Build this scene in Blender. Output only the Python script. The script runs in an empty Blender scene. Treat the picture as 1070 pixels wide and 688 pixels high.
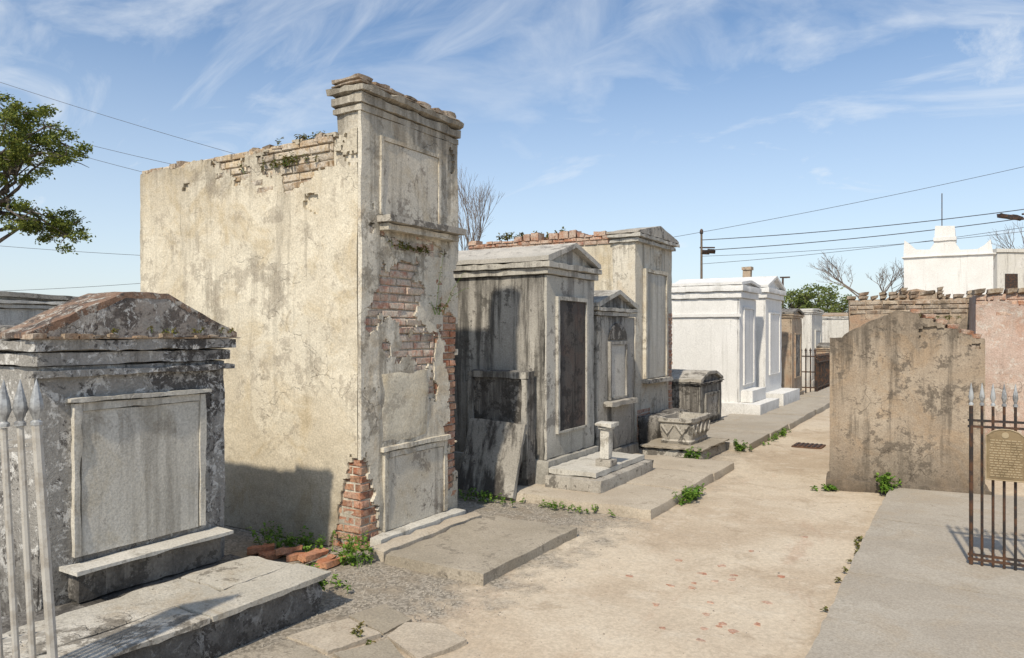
import bpy, bmesh, math, random
from mathutils import Vector, noise, Matrix
random.seed(7)
SC=bpy.context.scene; C=SC.collection
YAW=math.radians(31.3); F=780.0; HV=348.0; SY,CY=math.sin(YAW),math.cos(YAW)
def P(u,v,D):
    k=(u-535)/F; return Vector((D*(-SY+CY*k), D*(CY+SY*k), 1.6-(v-HV)/F*D))
R=random.uniform
# ---------------------------------------------------------------- materials
class G:
    def __init__(s,name,rough=.9,spec=.2):
        s.m=bpy.data.materials.new(name); s.m.use_nodes=True; s.nt=s.m.node_tree
        s.b=s.nt.nodes['Principled BSDF']; s.b.inputs['Roughness'].default_value=rough
        s.b.inputs['Specular IOR Level'].default_value=spec
        s.geo=s.n('ShaderNodeNewGeometry'); s.pos=s.geo.outputs['Position']
    def n(s,t): return s.nt.nodes.new(t)
    def i(s,sock,v):
        if isinstance(v,bpy.types.NodeSocket): s.nt.links.new(v,sock)
        else:
            if hasattr(sock.default_value,'__len__') and not hasattr(v,'__len__'): v=(v,)*len(sock.default_value)
            if hasattr(sock.default_value,'__len__') and len(sock.default_value)==4 and len(v)==3: v=tuple(v)+(1,)
            sock.default_value=v
    def sc(s,v3,vec=None,add=None):
        q=s.n('ShaderNodeVectorMath'); q.operation='MULTIPLY'; s.i(q.inputs[0],vec or s.pos); s.i(q.inputs[1],v3); o=q.outputs[0]
        if add:
            q=s.n('ShaderNodeVectorMath'); q.operation='ADD'; s.i(q.inputs[0],o); s.i(q.inputs[1],add); o=q.outputs[0]
        return o
    def noise(s,scale,detail=6,rough=.6,vec=None,dist=0.):
        q=s.n('ShaderNodeTexNoise'); s.i(q.inputs['Vector'],vec or s.pos); q.inputs['Scale'].default_value=scale
        q.inputs['Detail'].default_value=detail; q.inputs['Roughness'].default_value=rough; q.inputs['Distortion'].default_value=dist
        return q.outputs['Fac']
    def ramp(s,f,a,b,c=0.,d=1.):
        q=s.n('ShaderNodeMapRange'); q.interpolation_type='SMOOTHSTEP' if a<b else 'LINEAR'; s.i(q.inputs[0],f)
        for k,v in zip((1,2,3,4),(a,b,c,d)): q.inputs[k].default_value=v
        return q.outputs[0]
    def ma(s,op,a,b=0.):
        q=s.n('ShaderNodeMath'); q.operation=op; s.i(q.inputs[0],a); s.i(q.inputs[1],b); return q.outputs[0]
    def mix(s,f,a,b,bl='MIX'):
        q=s.n('ShaderNodeMix'); q.data_type='RGBA'; q.blend_type=bl; s.i(q.inputs[0],f); s.i(q.inputs[6],a); s.i(q.inputs[7],b); return q.outputs[2]
    def xyz(s):
        q=s.n('ShaderNodeSeparateXYZ'); s.i(q.inputs[0],s.pos); return q.outputs
    def bump(s,h,st=.5,d=.02):
        q=s.n('ShaderNodeBump'); q.inputs['Strength'].default_value=st; q.inputs['Distance'].default_value=d; s.i(q.inputs['Height'],h)
        s.nt.links.new(q.outputs[0],s.b.inputs['Normal'])
    def done(s,col): s.i(s.b.inputs['Base Color'],col); return s.m
def weathered(name,c1,c2,dark,spots=.58,spotamt=.8,streak=.53,stamt=.6,low=.0,lowamt=.6,top=None,crack=0.,bump=.6,off=0.,warm=None,rough=.92,fleck=None):
    g=G(name,rough); vec=g.sc((1,1,1),add=(off,off*1.7,off*.6))
    big=g.noise(1.3,6,.65,vec,.4); med=g.noise(5.5,8,.74,vec,.2); fine=g.noise(75,3,.7,vec)
    st=g.noise(1,6,.68,g.sc((5,5,.38),vec),.2); st2=g.noise(1,5,.7,g.sc((17,17,1.0),vec)); pit=g.noise(24,5,.78,vec)
    col=g.mix(g.ramp(big,.36,.64),c1,c2)
    if warm: col=g.mix(g.ma('MULTIPLY',g.ramp(g.noise(2.3,6,.7,vec,.8),.47,.66),.75),col,warm)
    sv=g.ma('ADD',g.ma('ADD',g.ma('MULTIPLY',st,.65),g.ma('MULTIPLY',st2,.35)),g.ma('MULTIPLY',g.ma('SUBTRACT',big,.5),.35))
    stm=g.ma('MULTIPLY',g.ramp(sv,streak-.03,streak+.11),stamt)
    col=g.mix(stm,col,dark)
    pv=g.ma('ADD',g.ma('ADD',med,g.ma('MULTIPLY',g.ma('SUBTRACT',big,.5),.55)),g.ma('MULTIPLY',g.ma('SUBTRACT',pit,.5),.45))
    sp=g.ramp(pv,spots,spots+.07)
    col=g.mix(g.ma('MULTIPLY',sp,spotamt),col,g.mix(g.ramp(pit,.4,.6),dark,tuple(min(1,c*1.9) for c in dark)))
    col=g.mix(g.ramp(pit,.57,.68,0,.5*spotamt),col,dark)
    if fleck: col=g.mix(g.ramp(g.noise(11,6,.8,vec,.5),.53,.59,0,.85),col,fleck)
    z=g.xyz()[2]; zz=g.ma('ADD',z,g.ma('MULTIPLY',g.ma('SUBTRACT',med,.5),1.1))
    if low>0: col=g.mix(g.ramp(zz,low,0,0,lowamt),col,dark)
    if top: col=g.mix(g.ramp(g.ma('ADD',z,g.ma('MULTIPLY',g.ma('SUBTRACT',sv,.5),2.6)),top[0],top[1],0,top[2]),col,dark)
    h=g.ma('ADD',g.ma('MULTIPLY',med,.8),g.ma('MULTIPLY',fine,.25)); h=g.ma('ADD',h,g.ma('MULTIPLY',pit,.4)); h=g.ma('SUBTRACT',h,g.ma('MULTIPLY',sp,.12))
    if crack>0:
        v=g.n('ShaderNodeTexVoronoi'); v.feature='DISTANCE_TO_EDGE'; v.inputs['Scale'].default_value=1.6
        nv=g.n('ShaderNodeTexNoise'); nv.inputs['Scale'].default_value=3; nv.inputs['Detail'].default_value=5; g.i(nv.inputs['Vector'],vec)
        a=g.n('ShaderNodeVectorMath'); a.operation='MULTIPLY_ADD'; g.i(a.inputs[0],nv.outputs['Color']); a.inputs[1].default_value=(.5,.5,.5); g.i(a.inputs[2],vec); g.i(v.inputs['Vector'],a.outputs[0])
        cm=g.ma('MULTIPLY',g.ramp(v.outputs['Distance'],.007,.0),g.ramp(big,.48,.6)); col=g.mix(g.ma('MULTIPLY',cm,crack),col,tuple(c*.5 for c in dark)); h=g.ma('SUBTRACT',h,g.ma('MULTIPLY',cm,.4))
    col=g.mix(1.,col,g.mix(g.ramp(fine,.3,.7),(.80,.80,.80),(1.1,1.1,1.1)),'MULTIPLY')
    g.bump(h,bump,.02); return g.done(col)
def brickmat(name,wash=.35,cols=((.33,.10,.05),(.45,.17,.08),(.50,.27,.17),(.28,.09,.06)),sooty=.7):
    g=G(name,.95); r=g.n('ShaderNodeValToRGB'); g.i(r.inputs[0],g.geo.outputs['Random Per Island'])
    e=r.color_ramp.elements; e[0].position=0; e[0].color=cols[0]+(1,); e[1].position=.35; e[1].color=cols[1]+(1,)
    x=e.new(.7); x.color=cols[2]+(1,); x=e.new(1.); x.color=cols[3]+(1,)
    n=g.noise(9,7,.75); f=g.noise(60,3,.7)
    col=g.mix(g.ma('MULTIPLY',g.ramp(n,.40,.58),wash),r.outputs[0],(.54,.48,.40)); col=g.mix(g.ramp(g.noise(4,6,.7),.54,.66,0,sooty),col,(.09,.075,.06))
    col=g.mix(1.,col,g.mix(g.ramp(f,.3,.7),(.7,.7,.7),(1.15,1.15,1.15)),'MULTIPLY')
    g.bump(g.ma('ADD',n,g.ma('MULTIPLY',f,.5)),.8,.012); return g.done(col)
def plain(name,c,rough=.6,metal=0.,c2=None,sc=12,bump=.2):
    g=G(name,rough,.4); g.b.inputs['Metallic'].default_value=metal
    c2=c2 or tuple(x*.6 for x in c); n=g.noise(sc,6,.7); g.bump(n,bump,.01); return g.done(g.mix(g.ramp(n,.44,.62),c,c2))
def leafmat(name,a,b):
    g=G(name,.6,.3); r=g.mix(g.geo.outputs['Random Per Island'],a,b)
    tr=g.n('ShaderNodeBsdfTranslucent'); g.i(tr.inputs[0],r); mx=g.n('ShaderNodeMixShader'); mx.inputs[0].default_value=.3
    out=g.nt.nodes['Material Output']; g.nt.links.new(g.b.outputs[0],mx.inputs[1]); g.nt.links.new(tr.outputs[0],mx.inputs[2]); g.nt.links.new(mx.outputs[0],out.inputs[0])
    return g.done(r)
cream=weathered('cream_stucco',(.56,.495,.38),(.69,.63,.505),(.21,.18,.14),.545,.55,.545,.5,.65,.6,(2.4,3.5,.6),.35,.55,0,(.50,.41,.27))
cream2=weathered('cream_stucco_facade',(.58,.53,.435),(.68,.635,.54),(.17,.15,.12),.55,.72,.52,.58,.45,.6,(2.6,3.6,.75),.5,.7,3.1,(.50,.41,.29))
grimy=weathered('grey_white_peeling_plaster',(.30,.285,.26),(.42,.40,.37),(.055,.05,.046),.505,.92,.52,.6,.7,.75,None,.4,1.,5.3,None,.92,(.64,.625,.59))
grimyred=weathered('rust_brown_plaster',(.21,.13,.09),(.30,.22,.165),(.05,.042,.038),.485,.9,.53,.5,0,0,None,.3,.9,8.3,None,.92,(.44,.41,.36))
tympm=weathered('mottled_tympanum',(.24,.195,.165),(.38,.36,.33),(.06,.05,.045),.49,.85,.55,.5,0,0,None,.3,.9,9.3,None,.92,(.60,.59,.56))
greyT=weathered('stained_grey_plaster',(.35,.33,.295),(.46,.435,.385),(.065,.06,.053),.565,.78,.475,.85,.7,.7,(1.4,2.8,.6),.4,.5,11.)
roofm=weathered('pale_stone_roof',(.40,.38,.34),(.50,.47,.42),(.11,.10,.09),.56,.7,.56,.5,0,0,None,.2,.5,11.5)
greyF=weathered('pale_grey_plaster',(.43,.41,.36),(.51,.485,.43),(.10,.09,.08),.585,.7,.52,.6,.5,.6,None,.3,.5,12.)
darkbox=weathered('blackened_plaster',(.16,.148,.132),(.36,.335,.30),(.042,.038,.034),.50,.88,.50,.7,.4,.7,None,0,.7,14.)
marble=weathered('weathered_marble',(.47,.445,.39),(.57,.545,.49),(.15,.135,.11),.60,.6,.56,.5,.0,0,None,.25,.35,17.,None,.75)
planks=weathered('weathered_marble_planks',(.43,.40,.34),(.54,.505,.44),(.10,.088,.072),.555,.8,.58,.45,.0,0,None,.5,.7,71.,(.36,.30,.22),.85)
marbleD=weathered('stained_marble_tablet',(.51,.48,.415),(.60,.57,.505),(.19,.17,.14),.585,.55,.50,.5,.0,0,None,.3,.3,19.,(.49,.44,.345),.75)
marbleC=weathered('cracked_marble_tablet',(.54,.49,.40),(.62,.575,.49),(.13,.11,.09),.57,.7,.53,.6,.0,0,None,1.,.3,22.4,(.49,.415,.30),.75)
door=weathered('dark_mottled_panel',(.085,.078,.072),(.125,.11,.10),(.025,.023,.022),.50,.8,.5,.7,0,0,None,0,.6,47.,(.12,.085,.07))
ledgem=weathered('lichened_stone',(.36,.33,.285),(.48,.45,.395),(.065,.058,.05),.53,.8,.55,.4,0,0,None,.2,.8,21.)
tanw=weathered('grey_brown_stucco',(.31,.245,.18),(.39,.325,.25),(.08,.066,.052),.555,.8,.51,.65,.6,.7,(1.1,1.9,.6),.5,.6,23.,(.34,.25,.165))
tan2=weathered('brown_old_stucco',(.34,.265,.19),(.43,.35,.265),(.12,.10,.08),.56,.7,.54,.5,0,0,None,.5,.8,27.,(.36,.23,.15))
pink=weathered('pink_worn_stucco',(.46,.34,.28),(.53,.44,.375),(.22,.17,.14),.535,.65,.53,.55,0,0,(1.6,2.3,.5),.4,.8,31.,(.43,.27,.195),.92,(.55,.50,.44))
white=weathered('white_limewash',(.66,.65,.625),(.72,.71,.69),(.38,.37,.34),.64,.45,.55,.4,.3,.5,None,.1,.2,33.)
offw=weathered('aged_white_plaster',(.54,.52,.47),(.62,.60,.56),(.20,.18,.16),.59,.65,.53,.6,.5,.5,None,.2,.5,37.)
conc=weathered('warm_grey_concrete',(.345,.305,.25),(.405,.365,.305),(.19,.165,.13),.575,.5,.9,.1,0,0,None,.4,.3,41.,(.36,.305,.235))
concT=weathered('warm_concrete',(.40,.34,.265),(.48,.42,.335),(.17,.14,.105),.575,.6,.9,.1,0,0,None,.4,.5,43.)
flag=weathered('brown_grey_flagstone',(.31,.27,.21),(.40,.35,.28),(.11,.095,.075),.555,.65,.9,.1,0,0,None,.5,.6,45.)
slabm=weathered('streaked_slab',(.31,.29,.255),(.50,.47,.42),(.045,.04,.036),.515,.85,.44,.92,0,0,None,.2,.4,52.5)
brick=brickmat('old_red_brick',.6,((.30,.13,.08),(.40,.20,.12),(.46,.29,.20),(.26,.11,.08))); brickred=brickmat('bare_red_brick',.35,((.31,.12,.065),(.40,.175,.10),(.44,.26,.16),(.24,.095,.06))); brickwash=brickmat('whitewashed_brick',.9,((.46,.25,.18),(.54,.35,.26),(.58,.47,.38),(.41,.19,.13)),.45)
loosem=brickmat('fallen_orange_brick',.15,((.42,.15,.07),(.50,.20,.09),(.46,.22,.12),(.34,.12,.06)),.3)
browncap=brickmat('soot_brown_brick',.5,((.20,.13,.085),(.28,.19,.125),(.35,.27,.185),(.15,.105,.075)))
creambrick=brickmat('cream_smeared_brick',.95,((.30,.20,.12),(.40,.29,.18),(.48,.38,.25),(.25,.16,.10)))
chipm=brickmat('faded_brick_traces',.45,((.38,.17,.105),(.44,.22,.14),(.46,.30,.21),(.32,.15,.10)),.2)
iron=plain('rusty_black_iron',(.035,.03,.028),.6,.3,(.11,.055,.03)); rust=plain('rust_brown_iron',(.10,.055,.035),.75,.3,(.18,.09,.05))
greyiron=plain('grey_painted_iron',(.47,.45,.41),.5,.1,(.36,.33,.285),14); spearm=plain('grey_spear_iron',(.42,.43,.43),.45,.3,(.20,.20,.20))
bronze=plain('bronze_plaque',(.27,.20,.115),.5,.4,(.19,.14,.08)); bronzeL=plain('raised_bronze',(.46,.37,.24),.4,.5,(.36,.28,.17))
bark=plain('grey_bark',(.12,.10,.08),.95,0,(.06,.05,.04),8,.6); twig=plain('pale_bare_twigs',(.20,.165,.14),.95,0,(.14,.11,.09))
leafA=leafmat('oak_leaf',(.05,.085,.015),(.22,.24,.04)); leafB=leafmat('weed_leaf',(.07,.17,.02),(.22,.34,.05)); leafC=leafmat('far_leaf',(.07,.11,.025),(.19,.22,.06)); leafD=leafmat('dry_leaf',(.20,.15,.05),(.16,.19,.05))
wire=plain('black_cable',(.03,.03,.035),.6); wood=plain('pole_wood',(.16,.12,.09),.9,0,(.10,.08,.06))
stonem=brickmat('gravel_stone',.3,((.27,.24,.20),(.35,.31,.26),(.44,.39,.32),(.18,.16,.135)))
def groundmat():
    g=G('sandy_path_and_gravel',.95,.1); X=g.xyz()
    big=g.noise(.7,6,.6,None,.5); med=g.noise(4,8,.7); fine=g.noise(45,5,.75); peb=g.noise(120,2,.6); grit=g.noise(20,6,.8)
    col=g.mix(g.ramp(big,.38,.62),(.44,.355,.262),(.54,.46,.355)); col=g.mix(g.ramp(med,.50,.66,0,.5),col,(.58,.51,.41))
    col=g.mix(g.ramp(grit,.60,.70,0,.45),col,(.25,.195,.145)); col=g.mix(g.ramp(g.noise(2.2,7,.7,None,1.),.52,.66,0,.6),col,(.36,.285,.205))
    col=g.mix(g.ramp(g.noise(1.6,6,.75,g.sc((1,.35,1)),.6),.55,.68,0,.5),col,(.41,.285,.205))
    v=g.n('ShaderNodeTexVoronoi'); v.inputs['Scale'].default_value=75; g.i(v.inputs['Vector'],g.pos)
    gcol=g.mix(g.ramp(v.outputs['Color'],.2,.8),(.18,.16,.13),(.37,.33,.275)); gcol=g.mix(g.ramp(med,.45,.62,0,.75),gcol,(.25,.21,.16))
    m1=g.ramp(g.ma('ADD',X[0],g.ma('MULTIPLY',g.ma('SUBTRACT',med,.5),2.2)),-2.30,-2.8); m2=g.ramp(g.ma('ADD',X[1],g.ma('MULTIPLY',g.ma('SUBTRACT',med,.5),1.2)),11,9)
    col=g.mix(g.ma('MULTIPLY',m1,m2),col,gcol)
    col=g.mix(1.,col,g.mix(g.ramp(fine,.3,.7),(.80,.80,.80),(1.11,1.11,1.11)),'MULTIPLY')
    h=g.ma('ADD',g.ma('MULTIPLY',grit,.6),g.ma('MULTIPLY',fine,.35)); h=g.ma('ADD',h,g.ma('MULTIPLY',peb,.2)); g.bump(h,.36,.015); return g.done(col)
gmat=groundmat()
# ---------------------------------------------------------------- mesh helpers
class MB:
    def __init__(s): s.v=[]; s.f=[]
    def add(s,vs,fs):
        n=len(s.v); s.v+=[Vector(q) for q in vs]; s.f+=[tuple(i+n for i in f) for f in fs]; return s
    def box(s,x0,x1,y0,y1,z0,z1,step=.12,amp=.004,chip=.012,M=None):
        a=[x0,y0,z0]; d=[x1-x0,y1-y0,z1-z0]; N=[max(1,min(60,round(q/step))) for q in d]; idx={}; vs=[]; fs=[]
        def vid(i):
            if i in idx: return idx[i]
            p=Vector([a[k]+d[k]*i[k]/N[k] for k in range(3)]); q=p.copy()
            if amp: q+=noise.noise_vector(p*4.3)*amp
            ex=[k for k in range(3) if i[k] in (0,N[k])]
            if chip and len(ex)>1:
                c=chip*max(.15,noise.noise(p*9)*1.4+.45); c=min(c,min(d)*.35)
                for k in ex: q[k]+= c if i[k]==0 else -c
            if M: q=M@q
            idx[i]=len(vs); vs.append(q); return idx[i]
        for ax in range(3):
            b,c=(ax+1)%3,(ax+2)%3
            for side in (0,N[ax]):
                for i in range(N[b]):
                    for j in range(N[c]):
                        q=[]
                        for (di,dj) in ((0,0),(1,0),(1,1),(0,1)):
                            t=[0,0,0]; t[ax]=side; t[b]=i+di; t[c]=j+dj; q.append(vid(tuple(t)))
                        fs.append(tuple(q) if side else tuple(q[::-1]))
        return s.add(vs,fs)
    def prism(s,axis,a0,a1,pts):
        n=len(pts); f=(lambda a,p:(a,p[0],p[1])) if axis=='x' else (lambda a,p:(p[0],a,p[1]))
        vs=[f(a0,p) for p in pts]+[f(a1,p) for p in pts]
        fs=[tuple(range(n)),tuple(range(2*n-1,n-1,-1))]+[(i,i+n,(i+1)%n+n,(i+1)%n) for i in range(n)]
        return s.add(vs,fs)
    def tube(s,pts,r,n=6,r1=None):
        pts=[Vector(p) for p in pts]; m=len(pts); vs=[]; fs=[]; r1=r if r1 is None else r1
        for i,p in enumerate(pts):
            t=(pts[min(i+1,m-1)]-pts[max(i-1,0)]).normalized(); a=t.orthogonal().normalized() if abs(t.z)<.9 else Vector((1,0,0)).cross(t).normalized()
            if i==0: a0=a
            a=(a0-t*a0.dot(t)).normalized(); a0=a; b=t.cross(a); rr=r+(r1-r)*i/max(1,m-1)
            for k in range(n): an=2*math.pi*k/n; vs.append(p+(a*math.cos(an)+b*math.sin(an))*rr)
        for i in range(m-1):
            for k in range(n): fs.append((i*n+k,i*n+(k+1)%n,(i+1)*n+(k+1)%n,(i+1)*n+k))
        fs+=[tuple(range(n-1,-1,-1)),tuple(range((m-1)*n,m*n))]
        return s.add(vs,fs)
    def lathe(s,c,prof,n=10):
        c=Vector(c); vs=[];fs=[]
        for (r,z) in prof:
            for k in range(n): an=2*math.pi*k/n; vs.append(c+Vector((r*math.cos(an),r*math.sin(an),z)))
        for i in range(len(prof)-1):
            for k in range(n): fs.append((i*n+k,i*n+(k+1)%n,(i+1)*n+(k+1)%n,(i+1)*n+k))
        fs+=[tuple(range(n-1,-1,-1)),tuple(range((len(prof)-1)*n,len(prof)*n))]
        return s.add(vs,fs)
    def build(s,name,m,parent=None,rough=None,local=False,label=None):
        off=Vector((0,0,0)); q=parent
        while q is not None and not local: off+=Vector(q.location); q=q.parent
        me=bpy.data.meshes.new(name); me.from_pydata([v-off for v in s.v],[],s.f); me.materials.append(m)
        bm=bmesh.new(); bm.from_mesh(me)
        if rough:
            step,amp=rough; bmesh.ops.triangulate(bm,faces=bm.faces[:])
            for _ in range(6):
                e=[e for e in bm.edges if e.calc_length()>step*1.5]
                if not e: break
                bmesh.ops.subdivide_edges(bm,edges=e,cuts=1); bmesh.ops.triangulate(bm,faces=[f for f in bm.faces if len(f.verts)>3])
            for v in bm.verts: v.co+=noise.noise_vector((v.co+off)*5)*amp+noise.noise_vector((v.co+off)*17)*amp*.4
        if len(bm.faces)<60000: bmesh.ops.recalc_face_normals(bm,faces=bm.faces[:])
        bm.to_mesh(me); bm.free(); me.shade_smooth(); me.set_sharp_from_angle(angle=math.radians(35))
        o=bpy.data.objects.new(name,me); C.objects.link(o)
        if parent: o.parent=parent
        if label: o['label']=label
        return o
def thing(name,label,cat,loc,rz=0,group=None):
    o=bpy.data.objects.new(name,None); C.objects.link(o); o.location=loc; o.rotation_euler=(0,0,rz); o['label']=label; o['category']=cat
    if group: o['group']=group
    o.empty_display_size=.2; return o
def tag(o,label,cat,group=None,kind=None):
    if label: o['label']=label
    if cat: o['category']=cat
    if group: o['group']=group
    if kind: o['kind']=kind
    return o
def hole(h,a,b):
    for (cx,cz,rx,rz,k) in h:
        d=max(abs(a-cx)/rx,abs(b-cz)/rz)
        if d+k*noise.fractal(Vector((a*3.5,b*3.5,cx)),.8,2.,5)<1: return True
    return False
def corner(a,b,w,h):
    return a<w*(1-(b/h)**1.6)+.07*noise.fractal(Vector((a*6,b*6,4.)),.8,2.,4) and b<h
def sheet(mb,O,U,V,N,w,h,step,keep,th,amp=.006):
    O,U,V,N=map(Vector,(O,U,V,N)); nu=round(w/step); nv=round(h/step); su=w/nu; sv=h/nv
    K=[[keep((i+.5)*su,(j+.5)*sv) for j in range(nv)] for i in range(nu)]; idx={}; vs=[]; fs=[]
    def vid(i,j,l):
        if (i,j,l) in idx: return idx[(i,j,l)]
        p=O+U*(i*su)+V*(j*sv); e=0<i<nu and 0<j<nv
        q=p+N*(th*l)
        if l: q+=N*(amp*noise.fractal(p*2.2,.9,2.,4))
        if e: q+=(U*noise.noise(p*31)+V*noise.noise(p*29+Vector((5,5,5))))*step*.8
        idx[(i,j,l)]=len(vs); vs.append(q); return idx[(i,j,l)]
    for i in range(nu):
        for j in range(nv):
            if not K[i][j]: continue
            fs.append((vid(i,j,1),vid(i+1,j,1),vid(i+1,j+1,1),vid(i,j+1,1)))
            for di,dj,A,B in ((-1,0,(i,j+1),(i,j)),(1,0,(i+1,j),(i+1,j+1)),(0,-1,(i,j),(i+1,j)),(0,1,(i+1,j+1),(i,j+1))):
                a,b=i+di,j+dj
                if not(0<=a<nu and 0<=b<nv and K[a][b]): fs.append((vid(*A,1),vid(*A,0),vid(*B,0),vid(*B,1)))
    return mb.add(vs,fs)
def bricks(mb,O,U,V,N,w,h,prot=.015,ins=None,L=.2,H=.062,g=.011,dep=.05,jit=.006,drop=0.):
    O,U,V,N=map(Vector,(O,U,V,N)); r=0; z=0.
    while z+H<=h+.02:
        a=-(L/2 if r%2 else 0)
        while a<w:
            l=L+R(-.01,.01); a0=max(a,0)+g/2; a1=min(a+l,w)-g/2; a+=l
            if a1-a0<.03 or random.random()<drop: continue
            if ins and not ins((a0+a1)/2,z+H/2): continue
            p=prot+R(-jit,jit)*1.4; vs=[]
            for (aa,zz,dd) in ((a0,z,0),(a1,z,0),(a1,z+H-g,0),(a0,z+H-g,0)):
                vs.append(O+U*(aa)+V*zz-N*dep)
            c=.006
            for (aa,zz) in ((a0,z),(a1,z),(a1,z+H-g),(a0,z+H-g)): vs.append(O+U*(aa+R(-.003,.003))+V*(zz+R(-.003,.003))+N*(p-c))
            for (aa,zz) in ((a0+c,z+c),(a1-c,z+c),(a1-c,z+H-g-c),(a0+c,z+H-g-c)): vs.append(O+U*(aa+R(-.003,.003))+V*(zz+R(-.002,.002))+N*(p+R(-.004,.004)))
            fs=[(3,2,1,0),(8,9,10,11)]+[(i,(i+1)%4,(i+1)%4+4,i+4) for i in range(4)]+[(i+4,(i+1)%4+4,(i+1)%4+8,i+8) for i in range(4)]
            mb.add(vs,fs)
        z+=H; r+=1
    return mb
X_,Y_,Z_=(1,0,0),(0,1,0),(0,0,1)
# ---------------------------------------------------------------- ground
def axis(lo,hi,step,far):
    a=[]; x=lo
    while x<hi+1e-6: a.append(x); x+=step
    l=[];x=lo;s=step
    while x>-far: s*=1.6; x-=s; l.append(x)
    r=[];x=a[-1];s=step
    while x<far: s*=1.6; x+=s; r.append(x)
    return l[::-1]+a+r
def gz(x,y): return .012*noise.fractal(Vector((x*.9,y*.9,0)),.8,2.,4)+ .004*noise.noise(Vector((x*7,y*7,3)))-.012
xs=axis(-7,4,.09,500); ys=axis(-1,20,.09,600); vs=[]; fs=[]
for x in xs:
    for y in ys:
        z=gz(x,y) if (-9<x<6 and -3<y<26) else -.012
        if x<-2.6 and -3<y<9 and x>-8: z+=.006
        vs.append((x,y,z))
n=len(ys)
for i in range(len(xs)-1):
    for j in range(n-1): fs.append((i*n+j,(i+1)*n+j,(i+1)*n+j+1,i*n+j+1))
g=MB().add(vs,fs).build('ground',gmat); g['kind']='structure'
mb=MB(); 
for i in range(4): mb.box(-.66+.005*(i%2),2.6,2.0+i*1.62,2.0+(i+1)*1.62-.008,-.1,.062+.002*(i%2),.12,.003,.008)
o=mb.build('concrete_path',conc); o['kind']='structure'
def pave(y0,y1,x0,x1,z,seg,m,name='pavement'):
    mb=MB(); y=y0
    while y<y1-.1:
        e=min(y+seg*R(.85,1.15),y1); mb.box(x0+R(-.02,.02),x1+R(-.015,.015),y,e-.012,-.08,z+R(-.008,.008),.1,.006,.02); y=e
    o=mb.build(name,m); o['kind']='structure'; return o
pave(6.12,9.0,-3.95,-2.32,.085,1.0,concT); pave(10.35,18.7,-3.75,-2.5,.10,1.3,conc); pave(18.9,27,-3.4,-2.7,.1,2,conc)
t=thing('ground_slab','flat worn concrete slab on the ground in front of the tall narrow cream tomb','slab',(-3.05,4.65,0))
MB().box(-3.46,-2.62,3.96,5.30,-.05,.07,.09,.005,.014).build('slab_body',flag,t)
MB().box(-3.62,-3.47,3.98,5.26,-.03,.085,.09,.006,.02).build('edge_strip',concT,t)
# ---------------------------------------------------------------- tall tomb
T=thing('tall_tomb','tall narrow cream stucco tomb with flat parapet front and exposed brick patches','tomb',(-5.1,4.67,0))
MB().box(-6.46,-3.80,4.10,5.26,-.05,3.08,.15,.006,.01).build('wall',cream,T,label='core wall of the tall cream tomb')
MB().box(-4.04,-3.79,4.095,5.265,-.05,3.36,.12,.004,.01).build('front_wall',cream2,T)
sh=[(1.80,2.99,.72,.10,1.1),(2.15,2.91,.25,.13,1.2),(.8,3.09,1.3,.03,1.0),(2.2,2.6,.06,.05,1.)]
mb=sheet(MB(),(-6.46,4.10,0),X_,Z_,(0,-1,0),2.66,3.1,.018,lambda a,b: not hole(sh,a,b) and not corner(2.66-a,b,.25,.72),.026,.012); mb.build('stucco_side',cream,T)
mb=MB(); bricks(mb,(-5.6,4.10,2.66),X_,Z_,(0,-1,0),1.55,.42,.016); bricks(mb,(-6.46,4.10,2.97),X_,Z_,(0,-1,0),.85,.11,.012); mb.build('exposed_brick',creambrick,T)
bricks(MB(),(-4.16,4.10,0),X_,Z_,(0,-1,0),.37,.86,.008,jit=.004).build('exposed_brick',brickred,T,label='ragged red brick corner where the stucco has fallen away')
fh=[(.42,1.92,.24,.26,1.5),(.58,1.50,.22,.20,1.6),(1.16,1.20,.11,.62,.9),(.62,2.28,.35,.05,1.0),(1.08,.42,.07,.2,.8),(.85,1.25,.05,.2,.9),(1.12,3.1,.04,.1,.8)]
mb=sheet(MB(),(-3.79,4.07,0),Y_,Z_,X_,1.21,3.22,.016,lambda a,b: not hole(fh,a,b) and not corner(a,b,.22,.72),.032,.012); mb.build('stucco_front',cream2,T)
mb=MB(); bricks(mb,(-3.79,4.10,1.1),Y_,Z_,X_,.86,1.3,.018); mb.build('exposed_brick',brickwash,T,label='pale whitewashed brickwork behind the missing stucco')
bricks(MB(),(-3.79,4.97,.2),Y_,Z_,X_,.30,1.9,.018).build('exposed_brick',brickred,T,label='red brick strip up the right edge of the front')
bricks(MB(),(-3.79,4.09,0),Y_,Z_,X_,.30,.85,.010,jit=.004).build('exposed_brick',brickred,T,label='red brick at the lower left of the front')
mb=MB(); mb.box(-4.055,-3.75,4.065,5.285,3.22,3.275,.07,.003,.010); mb.box(-4.06,-3.735,4.05,5.30,3.278,3.355,.07,.004,.012); mb.box(-4.08,-3.705,4.03,5.32,3.358,3.42,.06,.007,.02)
mb.build('cornice',cream2,T)
mb=MB()
mb.box(-4.06,-3.74,4.05,5.31,3.422,3.455,.06,.012,.025)
for k in range(7): mb.box(-4.05,-3.76,4.05+k*.18,4.05+k*.18+.165,3.45,3.49+R(-.03,.01),.05,.008,.02)
mb.build('parapet_cap',browncap,T)
mb=MB()
x=-6.46
while x<-4.1:
    l=R(.09,.21); 
    for (yy,zz) in ((4.075,3.07),(4.3,3.07)):
        if random.random()<.75: mb.box(x,x+l-.008,yy,yy+.2,zz-.02,zz+R(.0,.05),.06,.005,.02)
    x+=l
mb.box(-6.44,-4.06,4.47,5.25,3.06,3.11,.12,.02,.02)
mb.build('wall_top_bricks',browncap,T)
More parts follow.
